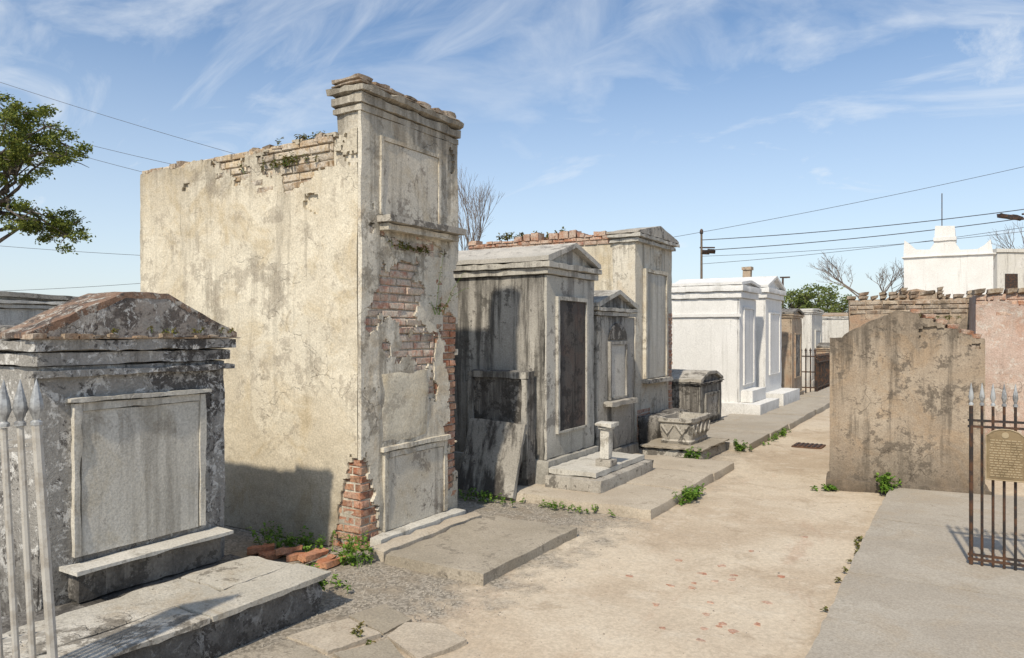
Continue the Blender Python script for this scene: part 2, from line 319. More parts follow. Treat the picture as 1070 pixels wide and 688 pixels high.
f=MB(); y0,y1,z0,z1=4.27,5.02,2.49,3.09
for (a,b,c,d) in ((y0,y0+.035,z0,z1),(y1-.035,y1,z0,z1),(y0+.035,y1-.035,z1-.04,z1)): f.box(-3.775,-3.74,a,b,c,d,.08,.003,.006)
fr=f.build('tablet_frame',cream2,T); MB().box(-3.78,-3.75,y0+.036,y1-.036,z0,z1-.041,.1,.003,.002).build('tablet',marbleC,fr)
MB().box(-3.77,-3.62,4.24,5.22,2.425,2.48,.07,.003,.010).build('ledge',ledgem,T)
MB().box(-3.77,-3.67,4.27,5.19,2.37,2.423,.07,.003,.008).build('ledge_bracket',cream2,T)
MB().box(-3.775,-3.750,4.29,4.86,.76,1.30,.04,.008,.025).build('blank_panel',cream,T)
f=MB(); y0,y1,z0,z1=4.30,5.10,.10,.70
for (a,b,c,d) in ((y0,y0+.05,z0,z1),(y1-.05,y1,z0,z1),(y0+.05,y1-.05,z1-.05,z1)): f.box(-3.775,-3.73,a,b,c,d,.08,.004,.01)
f.box(-3.775,-3.715,y0-.03,y1+.03,z1+.002,z1+.045,.08,.004,.01)
fr=f.build('tablet_frame',cream2,T); MB().box(-3.78,-3.745,y0+.051,y1-.051,z0,z1-.051,.1,.003,.002).build('tablet',marbleC,fr,label='cracked marble closure tablet low on the front')
MB().box(-3.76,-3.63,4.14,5.24,-.02,.10,.08,.004,.012).build('door_step',marble,T)
# ---------------------------------------------------------------- generic tomb facing +x
def tomb(name,label,x0,x1,y0,y1,h,pk,mw,mf,mroof,mcor,mtab=None,plinth=.15,ov=.06,corh=.09,tab=None,base=0,roofslab=.05,tymp=None,cat='tomb',rx0=None,mframe=None,inset=.02,blunt=0,rr_=.006):
    t=thing(name,label,cat,((x0+x1)/2,(y0+y1)/2,0)); ym=(y0+y1)/2
    if plinth: MB().box(x0-.04,x1+.045,y0-.04,y1+.04,base-.05,base+plinth,.1,.005,.014).build('plinth',mf,t)
    MB().box(x0,x1-.03,y0,y1,base+plinth-.02 if plinth else base,h-corh,.11,.006,.01).build('body',mw,t)
    MB().box(x1-.032,x1,y0+.004,y1-.004,base+plinth+.002,h-corh-.002,.1,.005,.006).build('front_wall',mf,t)
    m=MB(); m.box(x0-ov*.5,x1+ov*.5,y0-ov*.5,y1+ov*.5,h-corh,h-corh*.5,.08,.003,.008); m.box(x0-ov,x1+ov,y0-ov,y1+ov,h-corh*.5+.002,h,.07,.005,.012); m.build('cornice',mcor,t)
    rr=x0 if rx0 is None else rx0
    if blunt:
        w_=blunt; m=MB(); m.prism('x',rr,x1-inset,[(y0,h+.002),(y1,h+.002),(ym+w_,pk-.03),(ym-w_,pk-.03)]); m.build('gable',tymp or mw,t,(.06,.010))
        m=MB(); e=roofslab; a=y0-ov; b=y1+ov
        m.prism('x',rr-ov,x1+ov*.6,[(a,h+.004),(a,h+e),(ym-w_,pk-.005),(ym,pk),(ym+w_,pk-.005),(b,h+e),(b,h+.004),(b-.05,h+.004),(ym+w_,pk-e),(ym-w_,pk-e),(a+.05,h+.004)]); m.build('roof',mroof,t,(.05,.014))
    else:
        m=MB(); m.prism('x',rr,x1-inset,[(y0,h+.002),(y1,h+.002),(ym,pk-.03)]); m.build('gable',tymp or mw,t,(.08,.005))
        m=MB(); e=roofslab; a=y0-ov; b=y1+ov
        m.prism('x',rr-ov,x1+ov*.8,[(a,h+.004),(a,h+e),(ym,pk+.0),(b,h+e),(b,h+.004),(b-.05,h+.004),(ym,pk-e*1.0),(a+.05,h+.004)]); m.build('roof',mroof,t,(.07,rr_))
    if tab:
        y2,y3,z2,z3=tab; w=.045; f=MB()
        for (a,b,c,d) in ((y2,y2+w,z2,z3),(y3-w,y3,z2,z3),(y2+w+.001,y3-w-.001,z3-w,z3),(y2+w+.001,y3-w-.001,z2,z2+w*.6)): f.box(x1-.01,x1+.035,a,b,c,d,.08,.002,.005)
        fr=f.build('tablet_frame',mframe or mf,t)
        MB().box(x1-.01,x1+.014,y2+w,y3-w,z2+w*.6,z3-w,.1,.002,.001).build('tablet',mtab,fr)
    return t
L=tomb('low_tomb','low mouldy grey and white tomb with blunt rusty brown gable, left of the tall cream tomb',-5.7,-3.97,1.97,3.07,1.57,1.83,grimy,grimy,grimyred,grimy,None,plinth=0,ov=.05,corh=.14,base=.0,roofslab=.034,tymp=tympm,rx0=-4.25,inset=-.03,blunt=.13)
MB().box(-5.68,-4.32,1.99,3.05,1.571,1.64,.1,.02,.03).build('flat_roof',darkbox,L)
MB().box(-4.02,-3.93,1.92,3.12,1.37,1.41,.06,.003,.010).build('lower_moulding',grimy,L)
mb=MB(); mb.box(-4.02,-3.915,1.90,3.14,1.566,1.574,.05,.003,.003)
for k in range(16): 
    if random.random()<.85: mb.box(-4.02,-3.90,1.90+k*.077,1.90+k*.077+.07,1.568,1.585+R(-.01,.015),.04,.004,.010)
mb.build('cornice_tiles',browncap,L)
fr=MB()
for (a,b,c,d) in ((2.12,2.165,.43,1.235),(2.865,2.91,.43,1.235),(2.166,2.864,1.19,1.235)): fr.box(-3.975,-3.935,a,b,c,d,.06,.003,.007)
fr.box(-3.975,-3.915,2.09,2.94,1.237,1.265,.06,.003,.007)
fr=fr.build('tablet_frame',marbleD,L); MB().box(-3.98,-3.948,2.166,2.864,.43,1.189,.1,.003,.002).build('tablet',marbleD,fr)
MB().box(-3.97,-3.80,2.06,3.00,.378,.402,.1,.002,.006).build('ledge',marble,L)
MB().box(-3.97,-3.86,2.10,2.96,.22,.376,.06,.004,.008).build('ledge_support',darkbox,L)
B=thing('tomb_platform','raised grey platform of marble planks in front of the low mouldy tomb','platform',(-3.5,2.35,0))
MB().box(-4.1,-3.16,1.55,3.12,-.05,.19,.06,.014,.02).build('base',grimy,B)
for (xa,xb,ya,yb,zt,lab) in ((-3.40,-3.12,1.50,2.33,.226,None),(-3.41,-3.115,2.337,3.14,.229,None),(-3.80,-3.412,1.52,2.62,.222,'stained rear marble plank'),(-3.80,-3.418,2.628,3.12,.224,'short stained rear marble plank')):
    MB().box(xa,xb,ya,yb,.193,zt,.07,.0035,.009).build('plank',planks,B,label=lab)
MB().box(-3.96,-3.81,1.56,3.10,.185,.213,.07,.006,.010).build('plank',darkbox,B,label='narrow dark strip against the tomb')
def fence(name,label,p0,p1,n,zb,ztop,rails,m,ms,r=.009,lean=0.,postat=(),spear=.11,rk=1.25,sf=1.):
    p0=Vector(p0);p1=Vector(p1); t=thing(name,label,'fence',(p0.x,p0.y,0)); d=(p1-p0); dn=d.normalized()
    for i in range(n):
        q=p0+d*(i/(n-1)); po=i in postat; q2=q+dn*lean*(1 if not po else 1.3)
        m1=MB().tube([(q2.x,q2.y,zb),(q.x,q.y,ztop+R(-.008,.008))],r*(1.45 if po else 1),8); ob=m1.build('post' if po else 'picket',m,t)
        s=spear; MB().lathe((q.x,q.y,ztop),[(r*1.6,0),(r*1.6,.012),(r*.9,.02),(r*1.1,.03),(r*1.9*sf,s*.35),(r*1.5*sf,s*.55),(.001,s)],8).build('finial',ms,ob)
    for z in rails:
        o_=dn*lean*(ztop-z)/(ztop-zb); a=p0-dn*.02+o_; b=p1+dn*.02+o_; M=MB(); M.tube([(a.x,a.y,z),(b.x,b.y,z)],r*rk,4); M.build('rail',m,t)
    return t
pf=fence('iron_fence','pale grey spear-topped iron fence beside the marble-planked platform, at the left edge',P(-50,400,2.78).xy.to_3d(),P(38,400,2.92).xy.to_3d(),6,.02,1.24,[.42,1.15,1.18],greyiron,spearm,.0135,.055,(5,),.18,.75,1.1)
# ---------------------------------------------------------------- grey tomb
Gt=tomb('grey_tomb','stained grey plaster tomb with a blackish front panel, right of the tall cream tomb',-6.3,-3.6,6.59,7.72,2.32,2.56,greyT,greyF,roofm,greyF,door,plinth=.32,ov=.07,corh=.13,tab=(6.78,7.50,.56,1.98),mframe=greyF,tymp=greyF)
o=thing('side_block','blackened block with a framed panel built against the side of the grey tomb','block',(-4.05,6.46,0))
MB().box(-4.42,-3.70,6.40,6.54,0,1.22,.08,.006,.014).build('block_body',darkbox,o)
f=MB()
for (a,b,c,d) in ((-4.42,-4.35,.15,1.14),(-3.77,-3.70,.15,1.14),(-4.43,-3.69,1.142,1.215)): f.box(a,b,6.37,6.402,c,d,.08,.003,.008)
f.build('panel_frame',greyT,o)
M=Matrix.Translation((-4.0,6.08,.03))@Matrix.Rotation(math.radians(-15),4,'X')@Matrix.Rotation(math.radians(2.5),4,'Y')
o=MB().box(-.33,.33,-.03,.03,0,.72,.07,.003,.010,M).build('leaning_slab',slabm); tag(o,'black-streaked marble slab leaning against the blackened block','slab')
St=thing('marble_step','low marble step in front of the grey tomb with the blackish panel','step',(-3.25,7.15,.08))
MB().box(-3.55,-2.94,6.46,7.86,.07,.20,.08,.005,.014).build('lower_tread',ledgem,St); MB().box(-3.55,-3.02,6.52,7.80,.202,.262,.08,.004,.01).build('upper_tread',marble,St)
o=thing('stone_post','small pale square stone post standing on the marble step','post',(-3.1,6.93,.262))
MB().box(-3.185,-3.015,6.845,7.015,.262,.33,.04,.002,.008).build('base',ledgem,o); MB().box(-3.15,-3.05,6.88,6.98,.332,.63,.05,.003,.008).build('shaft',marble,o)
m=MB(); m.box(-3.17,-3.03,6.86,7.00,.632,.655,.04,.002,.006); m.box(-3.20,-3.00,6.83,7.03,.657,.70,.04,.003,.010); m.build('cap',marble,o)
S=tomb('small_gabled_tomb','small grey gabled tomb with white tablet between the grey tomb and the brick-topped tomb',-5.6,-3.62,7.84,8.98,1.90,2.12,greyT,greyT,greyF,greyF,marble,plinth=.2,ov=.05,corh=.1,tab=(8.14,8.68,.80,1.50))
m=MB(); 
pts=[(8.14,1.52)]+[(8.41-.27*math.cos(a),1.52+.2*math.sin(a)) for a in [math.pi*i/10 for i in range(11)]]
m.prism('x',-3.63,-3.60,pts); m.build('arch_panel',darkbox,S); MB().box(-3.62,-3.5,8.0,8.8,.73,.795,.06,.003,.01).build('ledge',ledgem,S)
# fifth
V=thing('brick_topped_tomb','large cream and grey tomb with crumbling brick top behind the small gabled tomb','tomb',(-5.2,10.4,0)); dz=.14
MB().box(-6.7,-3.96,9.72,11.18,-.05,2.84+dz,.14,.008,.01).build('wall',cream,V)
MB().box(-4.25,-3.90,9.70,11.2,-.05,2.86+dz,.12,.005,.01).build('front_wall',cream2,V)
mb=MB(); mb.box(-4.29,-3.84,9.66,11.24,2.72+dz,2.78+dz,.07,.004,.012); mb.box(-4.32,-3.80,9.62,11.28,2.783+dz,2.84+dz,.07,.005,.014); mb.build('cornice',greyF,V)
mb=MB(); mb.prism('x',-4.30,-3.81,[(9.62,2.842+dz),(11.28,2.842+dz),(11.28,2.87+dz),(10.45,3.02+dz),(9.62,2.87+dz)]); mb.build('pediment',ledgem,V,(.08,.008))
mb=MB(); bricks(mb,(-6.7,9.72,2.72+dz),X_,Z_,(0,-1,0),2.45,.13,.02)
x=-6.7
while x<-4.32:
    l=R(.12,.21)
    for yy in (9.68,9.9,10.1,10.3):
        if random.random()<.85: mb.box(x,x+l-.01,yy,yy+.19,2.83+dz,2.86+dz+R(0,.05)+(.05 if -5.9<x<-4.8 else 0),.08,.005,.012)
    x+=l
mb.build('brick_top',brick,V)
(a,b,c,d)=(9.98,10.9,.95,2.52); f=MB(); w=.06
for q in ((a,a+w,c,d),(b-w,b,c,d),(a+w,b-w,d-w,d)): f.box(-3.905,-3.85,*q,.1,.003,.008)
fr=f.build('tablet_frame',cream2,V); MB().box(-3.905,-3.875,a+w,b-w,c,d-w,.1,.002,.001).build('tablet',marbleD,fr)
MB().box(-3.905,-3.78,9.93,10.95,.88,.945,.1,.003,.01).build('ledge',ledgem,V)
bricks(MB(),(-3.90,11.03,.3),Y_,Z_,X_,.15,1.6,.010).build('exposed_brick',chipm,V,label='faded brick strip up the right edge of the front'); bricks(MB(),(-3.90,9.75,.1),Y_,Z_,X_,.5,.45,.010).build('exposed_brick',chipm,V,label='bare brick at the foot of the front')
MB().box(-3.9,-3.6,9.75,11.1,-.02,.45,.09,.02,.04).build('front_step',darkbox,V)
o=thing('low_platform','low stone platform under the carved stone trough','platform',(-3.3,9.7,0)); MB().box(-3.6,-2.80,9.15,10.30,-.05,.12,.09,.01,.03).build('base',ledgem,o); MB().box(-3.62,-2.77,9.11,10.33,.122,.155,.09,.006,.015).build('top',flag,o)
o=thing('stone_trough','carved rectangular stone trough with swags on the low stone platform','planter',(-3.22,9.75,.155))
def trough():
    vs=[];fs=[];n=48; prof=[(.86,0),(.90,.04),(.84,.06),(.88,.12),(.92,.22),(.94,.27),(1.0,.29),(1.0,.34),(.86,.34),(.84,.20)]
    for (r,z) in prof:
        for k in range(n):
            a=2*math.pi*(k+.5)/n; ca,sa=math.cos(a),math.sin(a); e=.18
            wob=1+(.02*math.cos(a*16) if .1<z<.27 else 0)
            vs.append((math.copysign(abs(ca)**e,ca)*.24*r*wob,math.copysign(abs(sa)**e,sa)*.43*r*wob,z+.008*math.sin(k*2.1)*(z>.3)))
    for i in range(len(prof)-1):
        for k in range(n): fs.append((i*n+k,i*n+(k+1)%n,(i+1)*n+(k+1)%n,(i+1)*n+k))
    fs+=[tuple(range(n-1,-1,-1)),tuple(range((len(prof)-1)*n,len(prof)*n))]; return MB().add(vs,fs)
trough().build('basin',ledgem,o,local=True)
m=MB()
for s in range(4): 
    y=-.27+s*.18; m.tube([(.225,y-.08,.25),(.228,y-.04,.16),(.225,y,.125),(.228,y+.04,.16),(.225,y+.08,.25)],.018,6)
for s in range(2):
    x=-.1+s*.2; m.tube([(x-.08,-.405,.25),(x,-.40,.14),(x+.08,-.405,.25)],.018,6)
m.build('carved_swags',ledgem,o,local=True)
tomb('chest_tomb','low dark chest tomb with blunt lid behind the carved trough and beside the white tomb',-4.6,-3.62,11.75,12.95,.80,.97,darkbox,greyT,ledgem,darkbox,ledgem,plinth=.12,ov=.04,corh=.05,tab=(11.95,12.75,.2,.62),blunt=.25)
# white tombs
W=tomb('white_tomb','nearer of the two clean white limewashed tombs, with broad stepped base',-5.9,-3.62,14.15,15.45,2.50,2.62,white,white,white,white,white,plinth=.3,ov=.09,corh=.24,tab=(14.4,15.2,.6,2.1))
MB().box(-5.9,-3.2,14.0,15.6,-.05,.29,.15,.003,.01).build('base_step',white,W); MB().box(-3.95,-3.4,14.25,15.35,.292,.52,.15,.003,.01).build('base_step',white,W)
MB().box(-5.95,-3.58,14.11,14.148,1.9,1.96,.1,.002,.005).build('side_moulding',white,W)
W=tomb('white_tomb','farther white tomb with pointed pediment, behind the broad-based white tomb',-5.6,-3.58,16.1,17.7,2.55,2.84,white,white,white,white,white,plinth=.3,ov=.09,corh=.22,tab=(16.4,17.4,.7,2.05))
MB().box(-3.6,-3.2,16.0,17.8,-.05,.35,.15,.003,.01).build('base_step',white,W)
tomb('weathered_tomb','weathered brown tomb just beyond the two white tombs',-5.5,-3.55,18.7,20.0,2.05,2.2,tan2,tan2,darkbox,tan2,darkbox,plinth=.15,tab=(19.0,19.7,.5,1.6))
fence('iron_fence','small black iron fence enclosing a plot beyond the white tombs',(-3.25,20.3,0),(-3.25,22.8,0),12,.05,.95,[.2,.85],iron,iron,.018,0,(0,11),.12)
fence('iron_fence','black iron fence side facing the viewer, just past the weathered brown tomb',(-3.95,20.25,0),(-3.28,20.25,0),7,.05,1.1,[.2,.6,1.0],iron,iron,.017,0,(),.12)
tomb('pale_tomb','pale flat-topped tomb behind the small black iron fence',-6.2,-3.9,23.5,25.4,2.25,2.35,offw,offw,offw,offw,offw,plinth=.2,tab=(24,25,.6,1.7))
tomb('low_ruined_tomb','low ruined brown tomb behind the black fence at the path end',-3.9,-2.9,24.2,25.3,1.15,1.3,tan2,darkbox,darkbox,tan2,None,plinth=.1)
tomb('pale_tomb','distant off-white tomb at the left side of the path end',-5.4,-3.2,27,29,2.15,2.3,offw,offw,tan2,offw,darkbox,plinth=.2,tab=(27.4,28.6,.5,1.6))
tomb('brown_tomb','small brown tomb closing the far end of the path',-2.9,-1.2,30,32,1.75,1.95,tan2,tan2,tan2,tan2,darkbox,plinth=.2,tab=(30.4,31.6,.5,1.4))
o=thing('boundary_wall','long pale cemetery wall across the far end','wall',(-6,36,0)); MB().box(-30,14,36,36.4,0,2.0,.8,.01,.01).build('wall_body',offw,o); MB().box(-30.05,14.05,35.93,36.47,2.002,2.12,.8,.01,.01).build('coping',offw,o)
tomb('background_tomb','pale flat-roofed tomb showing behind the low mouldy tomb at the left edge',-10.6,-8.6,3.0,4.8,1.95,2.03,offw,offw,ledgem,offw,offw,plinth=.1)
tomb('background_tomb','grey tomb roof seen between the low mouldy tomb and the tall cream tomb',-13.5,-11,6.2,8.0,1.95,2.12,greyF,greyF,greyT,greyF,greyF,plinth=.1)
# ---------------------------------------------------------------- right gable tomb
Rt=thing('gabled_brown_tomb','weathered brown stucco tomb with a low broken gable, at the right of the path','tomb',(-1.20,8.28,0),math.radians(7))
w=1.37
def gab(a):
    if a<.13: z=1.55
    elif a<.60: z=1.57+.24*((a-.13)/.47)**.8
    elif a<.76: z=1.82
    else: z=1.80-.07*math.floor((a-.76)/.115+.6)*.72
    return max(z,1.48)+.014*noise.noise(Vector((a*9,0,2)))
N=70; pts=[(0,-.05)]+[(w,-.05)]+[(w-w*i/N,gab(w-w*i/N)) for i in range(N+1)]
MB().prism('y',.045,.40,pts).build('gable_wall',tanw,Rt,(.07,.006),True)
sheet(MB(),(0,.045,.0),X_,Z_,(0,-1,0),w,1.86,.018,lambda a,b: b<gab(a)-.012-.012*noise.noise(Vector((a*20,b*20,0))) and not hole([(1.12,1.60,.22,.035,.7),(1.3,1.47,.08,.05,.8)],a,b),.03,.012).build('stucco_face',tanw,Rt,None,True)
bricks(MB(),(.80,.045,1.25),X_,Z_,(0,-1,0),.55,.25,.012).build('exposed_brick',browncap,Rt,None,True)
pts=[(0.04,0),(w-.04,0),(w-.04,1.36),(w/2,1.62),(.04,1.36)]
MB().prism('y',.40,2.3,pts).build('body',tanw,Rt,(.12,.01),True)
mb=MB()
for i in range(6): 
    a=.79+i*.105; M=Matrix.Translation((a,.18,gab(a)+.012))@Matrix.Rotation(R(-.08,.25),4,'Y')@Matrix.Rotation(R(-.2,.2),4,'Z'); mb.box(-.055,.055,-.15,.12,-.03,.025,.04,.01,.02,M)
mb.build('coping_bricks',brick,Rt,None,True)
MB().box(-.04,w+.05,-.05,.5,-.05,.10,.08,.006,.018).build('plinth',tanw,Rt,None,True)
Bt=thing('stucco_brown_tomb','brown stucco tomb with ragged flat brick top directly behind the gabled brown tomb','tomb',(-1.4,11.3,0),math.radians(4)); ww=1.55
MB().box(0,ww,0,2.0,-.05,2.06,.12,.012,.02).build('body',tan2,Bt,None,True)
mb=MB(); bricks(mb,(0.02,-.005,1.86),X_,Z_,(0,-1,0),ww-.04,.19,.012); a=-.03
while a<ww:
    l=R(.08,.21)
    for c in range(3):
        if random.random()<(.95,.7,.3)[c]:
            M=Matrix.Translation((a+l/2,.07+c*.02,2.085+c*.05))@Matrix.Rotation(R(-.2,.2),4,'Z')@Matrix.Rotation(R(-.12,.12),4,'Y'); mb.box(-l/2+.005,l/2-.005,-.1,.1,-.03,.026,.05,.012,.024,M)
    a+=l
mb.build('brick_top',browncap,Bt,None,True)
m=MB(); m.prism('y',.4,1.9,[(0.35,2.0),(ww-.15,2.0),(1.1,2.16),(.85,2.21),(.6,2.16)]); m.build('vault_roof',tan2,Bt,(.12,.02),True)
Pk=thing('pink_tomb','worn faded pink stucco tomb with exposed brick coping at the right edge','tomb',(.10,10.4,0),math.radians(4))
MB().box(0,2.6,.03,2.0,-.05,2.06,.12,.01,.015).build('body',pink,Pk,None,True)
sheet(MB(),(0,.03,0),X_,Z_,(0,-1,0),2.6,2.06,.03,lambda a,b: not hole([(1.2,2.03,1.4,.08,.8),(.9,1.1,.10,.12,1)],a,b),.03,.02).build('stucco_face',pink,Pk,None,True)
bricks(MB(),(0,.03,1.55),X_,Z_,(0,-1,0),2.6,.50,.015).build('exposed_brick',brick,Pk,None,True,'brick band under the coping'); bricks(MB(),(0,.03,.9),X_,Z_,(0,-1,0),1.1,.6,.015).build('exposed_brick',brick,Pk,None,True,'bare brick patch in the pink stucco')
mb=MB(); a=-.04
while a<2.6:
    l=R(.10,.21); M=Matrix.Translation((a+l/2,.08,2.085))@Matrix.Rotation(R(-.12,.12),4,'Z')@Matrix.Rotation(R(-.08,.08),4,'Y'); mb.box(-l/2+.005,l/2-.005,-.12,.12,-.03,.035,.05,.010,.02,M); a+=l
mb.build('coping',browncap,Pk,None,True)
# right fence and plaque
fy=5.82
rf=fence('iron_fence','rusty iron gate fence with grey spear tips on the concrete path, right edge',(.03,fy,0),(1.13,fy,0),19,.065,1.12,[.10,.13,.98,1.02],iron,spearm,.0085,0,(0,),.15,1.25,1.)
pl=thing('bronze_plaque','small bronze plaque with rounded top fixed to the rusty fence','sign',(.20,fy-.03,.64))
x0=.018; dzp=.045
pp=[(a+x0,b+dzp) for a,b in ((.095,.60),(.305,.60),(.305,.885),(.27,.915),(.225,.93),(.175,.93),(.13,.915),(.095,.885))]
MB().prism('y',fy-.045,fy-.028,pp).build('plate',bronze,pl)
q=MB()
for i in range(len(pp)):
    a=pp[i];b=pp[(i+1)%len(pp)]; q.tube([(a[0],fy-.046,a[1]),(b[0],fy-.046,b[1])],.004,6)
q.build('rim',bronzeL,pl)
q=MB(); q.add(*(lambda n:([(.2+x0+.02*math.cos(6.283*i/n),fy-.049,.893+dzp+.02*math.sin(6.283*i/n)) for i in range(n)]+[(.2+x0+.02*math.cos(6.283*i/n),fy-.044,.893+dzp+.02*math.sin(6.283*i/n)) for i in range(n)],[tuple(range(n))]+[(i,(i+1)%n,(i+1)%n+n,i+n) for i in range(n)]))(14)); q.build('seal',bronzeL,pl)
q=MB(); z=.858+dzp
while z>.62+dzp:
    x=.11+x0+R(0,.012)
    while x<.28+x0:
        l=R(.008,.03); q.box(x,min(x+l,.292+x0),fy-.048,fy-.044,z-.0035,z+.0035,.1,0,0); x+=l+.006
    z-=.0165
q.build('raised_lettering',bronzeL,pl)
# ---------------------------------------------------------------- far white monument
Tu=thing('white_turreted_tomb','tall white monument with horned corners and stepped turret above the brown tombs','monument',P(945,348,30).xy.to_3d(),0)
s=30/F; kx=3.06/3.72
def up(u,v): return ((u-945)*s*kx,1.6-(v-HV)*s*(1-.055*(u-945)/95))
pts=[up(u,v) for u,v in ((946,350),(1040,350),(1040,266),(1037,250),(1031,256),(1024,260),(1006,261),(1001,254),(1000,236),(979,236),(978,254),(973,261),(958,261),(952,256),(945,251),(944,266))]
MB().prism('y',0,2.8,pts).build('body',white,Tu,(.3,.01),True)
a=up(943,270);b=up(1042,264)
MB().box(a[0]-.03,b[0]+.03,-.08,2.9,a[1],b[1],.3,.005,.01).build('cornice',white,Tu,None,True)
MB().box(up(977,0)[0],up(1002,0)[0],-.06,1.2,up(985,252)[1],up(985,248)[1],.2,.003,.01).build('turret_band',white,Tu,None,True)
q=up(986,236); MB().tube([(q[0],.5,q[1]-.1),(q[0],.5,up(986,200)[1])],.02,6).build('antenna',iron,Tu,None,True)
o=thing('far_building','pale beige flat building behind the white monument at the right edge','building',P(1068,348,48).xy.to_3d(),YAW)
MB().box(-1.6,8,0,6,0,1.6+84*48/F,.8,.01,.02).build('wall',offw,o,None,True); MB().box(-1.7,8.1,-.1,6.1,1.6+84*48/F,1.6+88*48/F,.8,.01,.02).build('parapet',offw,o,None,True)
for k in range(3): MB().box(-1.1+k*2,-.3+k*2,-.04,.05,4.0,5.4,.8,0,0).build('window',iron,o,None,True)
q=P(781,348,34); o=thing('chimney','tan brick chimney stub above the white tombs','chimney',(q.x,q.y,0)); MB().box(q.x-.18,q.x+.18,q.y-.18,q.y+.18,0,4.45,.3,.01,.02).build('stack',tan2,o); MB().box(q.x-.22,q.x+.22,q.y-.22,q.y+.22,4.452,4.6,.2,.005,.01).build('cap',tan2,o)
# ---------------------------------------------------------------- poles and wires
q=P(733,348,42); o=thing('utility_pole','wooden utility pole with two floodlights behind the brick-topped tomb','pole',(q.x,q.y,0)); zt=1.6+103*42/F
MB().tube([(q.x,q.y,0),(q.x,q.y,zt)],.09,8,.06).build('shaft',wood,o)
rr=Vector((CY,SY,0)); fw=Vector((-SY,CY,0))
MB().tube([Vector((q.x,q.y,zt-.75))-rr*.1,Vector((q.x,q.y,zt-.75))+rr*.75],.04,6).build('cross_arm',iron,o)
for s_,dz_ in ((.55,-.95),(.22,-1.0)):
    c=Vector((q.x,q.y,zt+dz_))+rr*s_; M=Matrix.Translation(c)@Matrix.Rotation(YAW,4,'Z')@Matrix.Rotation(.5,4,'X'); m=MB(); m.box(-.2,.2,-.15,.12,-.1,.1,.2,0,.02,M); m.build('floodlight',iron,o)
MB().lathe((q.x,q.y,zt),[(.06,0),(.1,.05),(.1,.2),(.04,.3)],8).build('insulator',iron,o)
q=P(818,348,55); o=thing('street_lamp','distant slim grey street lamp above the white tombs','street lamp',(q.x,q.y,0)); zt=1.6+57*55/F; MB().tube([(q.x,q.y,0),(q.x,q.y,zt)],.07,8).build('shaft',iron,o); MB().box(q.x-.2,q.x+.5,q.y-.12,q.y+.12,zt,zt+.12,.3,0,.02).build('lamp_head',iron,o)
q=P(1120,348,28); o=thing('street_lamp','black street lamp head reaching in on its arm at the right edge','street lamp',(q.x,q.y,0)); MB().tube([(q.x,q.y,0),(q.x,q.y,8)],.12,8,.09).build('shaft',wood,o)
MB().tube([P(1120,222,28),P(1068,224,28)],.035,6).build('arm',iron,o)
c=P(1056,227,28); M=Matrix.Translation(c)@Matrix.Rotation(YAW,4,'Z')@Matrix.Rotation(.12,4,'Y'); MB().box(-.46,.46,-.14,.14,-.09,.09,.15,0,.05,M).build('lamp_head',iron,o)
wl=[((-60,66),(360,192),'highest','left'),((60,143),(360,205),'second','left'),((60,156),(360,225),'third','left'),((-60,252),(360,274),'lowest','left'),((-60,306),(300,282),'faint low','left'),
((620,262),(1120,163),'highest','right'),((733,251),(1120,212),'second','right'),((733,262),(1120,221),'third','right'),((733,268),(1120,236),'fourth','right'),((733,276),(1120,230),'lowest','right')]
for (a,b,wh,sd) in wl:
    D=42; p0=P(*a,D); p1=P(*b,D if sd=='left' else 38); pts=[]
    for i in range(15):
        t_=i/14; p=p0.lerp(p1,t_); p.z-=.9*t_*(1-t_); pts.append(p)
    o=MB().tube(pts,.022 if wh in('second','third') and sd=='right' else .012,5).build('power_line',wire); tag(o,f'{wh} black overhead wire in the {sd} part of the sky','wire')
# ---------------------------------------------------------------- trees
def wob(p0,p1,n,amp):
    p0=Vector(p0);p1=Vector(p1); L=(p1-p0).length; return [p0.lerp(p1,i/n)+(noise.noise_vector((p0.lerp(p1,i/n))*1.7)*amp*L*math.sin(math.pi*i/n)) for i in range(n+1)]
def leafadd(mb,c,s):
    d=Vector((R(-1,1),R(-1,1),R(-.7,.7))).normalized(); e=d.orthogonal().normalized(); e=(e*math.cos(R(0,6))+d.cross(e)*R(-1,1)).normalized()
    l=s*R(.6,1.2); mb.add([c,c+d*l*.5+e*l*.28,c+d*l,c+d*l*.5-e*l*.28],[(0,1,2,3)])
def leaftree(name,label,base,clumps,trunk_r,top,lm,ls,per,cr,group=None):
    t=thing(name,label,'tree',base); tr=MB(); base=Vector(base); top=Vector(top); tr.tube(wob(base,top,8,.05),trunk_r,8,trunk_r*.5); cm=MB()
    for c in clumps:
        c=Vector(c); st=base.lerp(top,R(.55,.98)); tr.tube(wob(st,c,6,.15),trunk_r*.35,6,trunk_r*.05)
        for _ in range(5): 
            e=c+Vector((R(-1,1),R(-1,1),R(-.7,.7)))*cr; tr.tube(wob(c,e,3,.2),trunk_r*.08,4,trunk_r*.02)
        nb=random.randint(4,7); subs=[c+Vector((random.gauss(0,.55),random.gauss(0,.55),random.gauss(0,.38)))*cr for _ in range(nb)]
        for sct in subs:
            for _ in range(per//nb): leafadd(cm,sct+Vector((random.gauss(0,.2),random.gauss(0,.2),random.gauss(0,.13)))*cr,ls)
    tr.build('trunk',bark,t); cm.build('crown',lm,t); return t
D=15; cl=[P(u-3,v,D+R(-1,1)) for u,v in ((12,122),(32,118),(50,132),(64,148),(55,165),(72,165),(38,150),(20,145),(5,165),(35,172),(12,185),(-15,120),(-40,110),(-30,150),(-60,140),(-50,180),(-90,150),(-15,200),(-80,220),(28,132),(48,150),(20,165))]
cl+=[P(u-8,v,D+R(-.5,.5)) for u,v in ((8,218),(30,228),(52,234),(70,238),(78,246),(64,228),(44,240))]
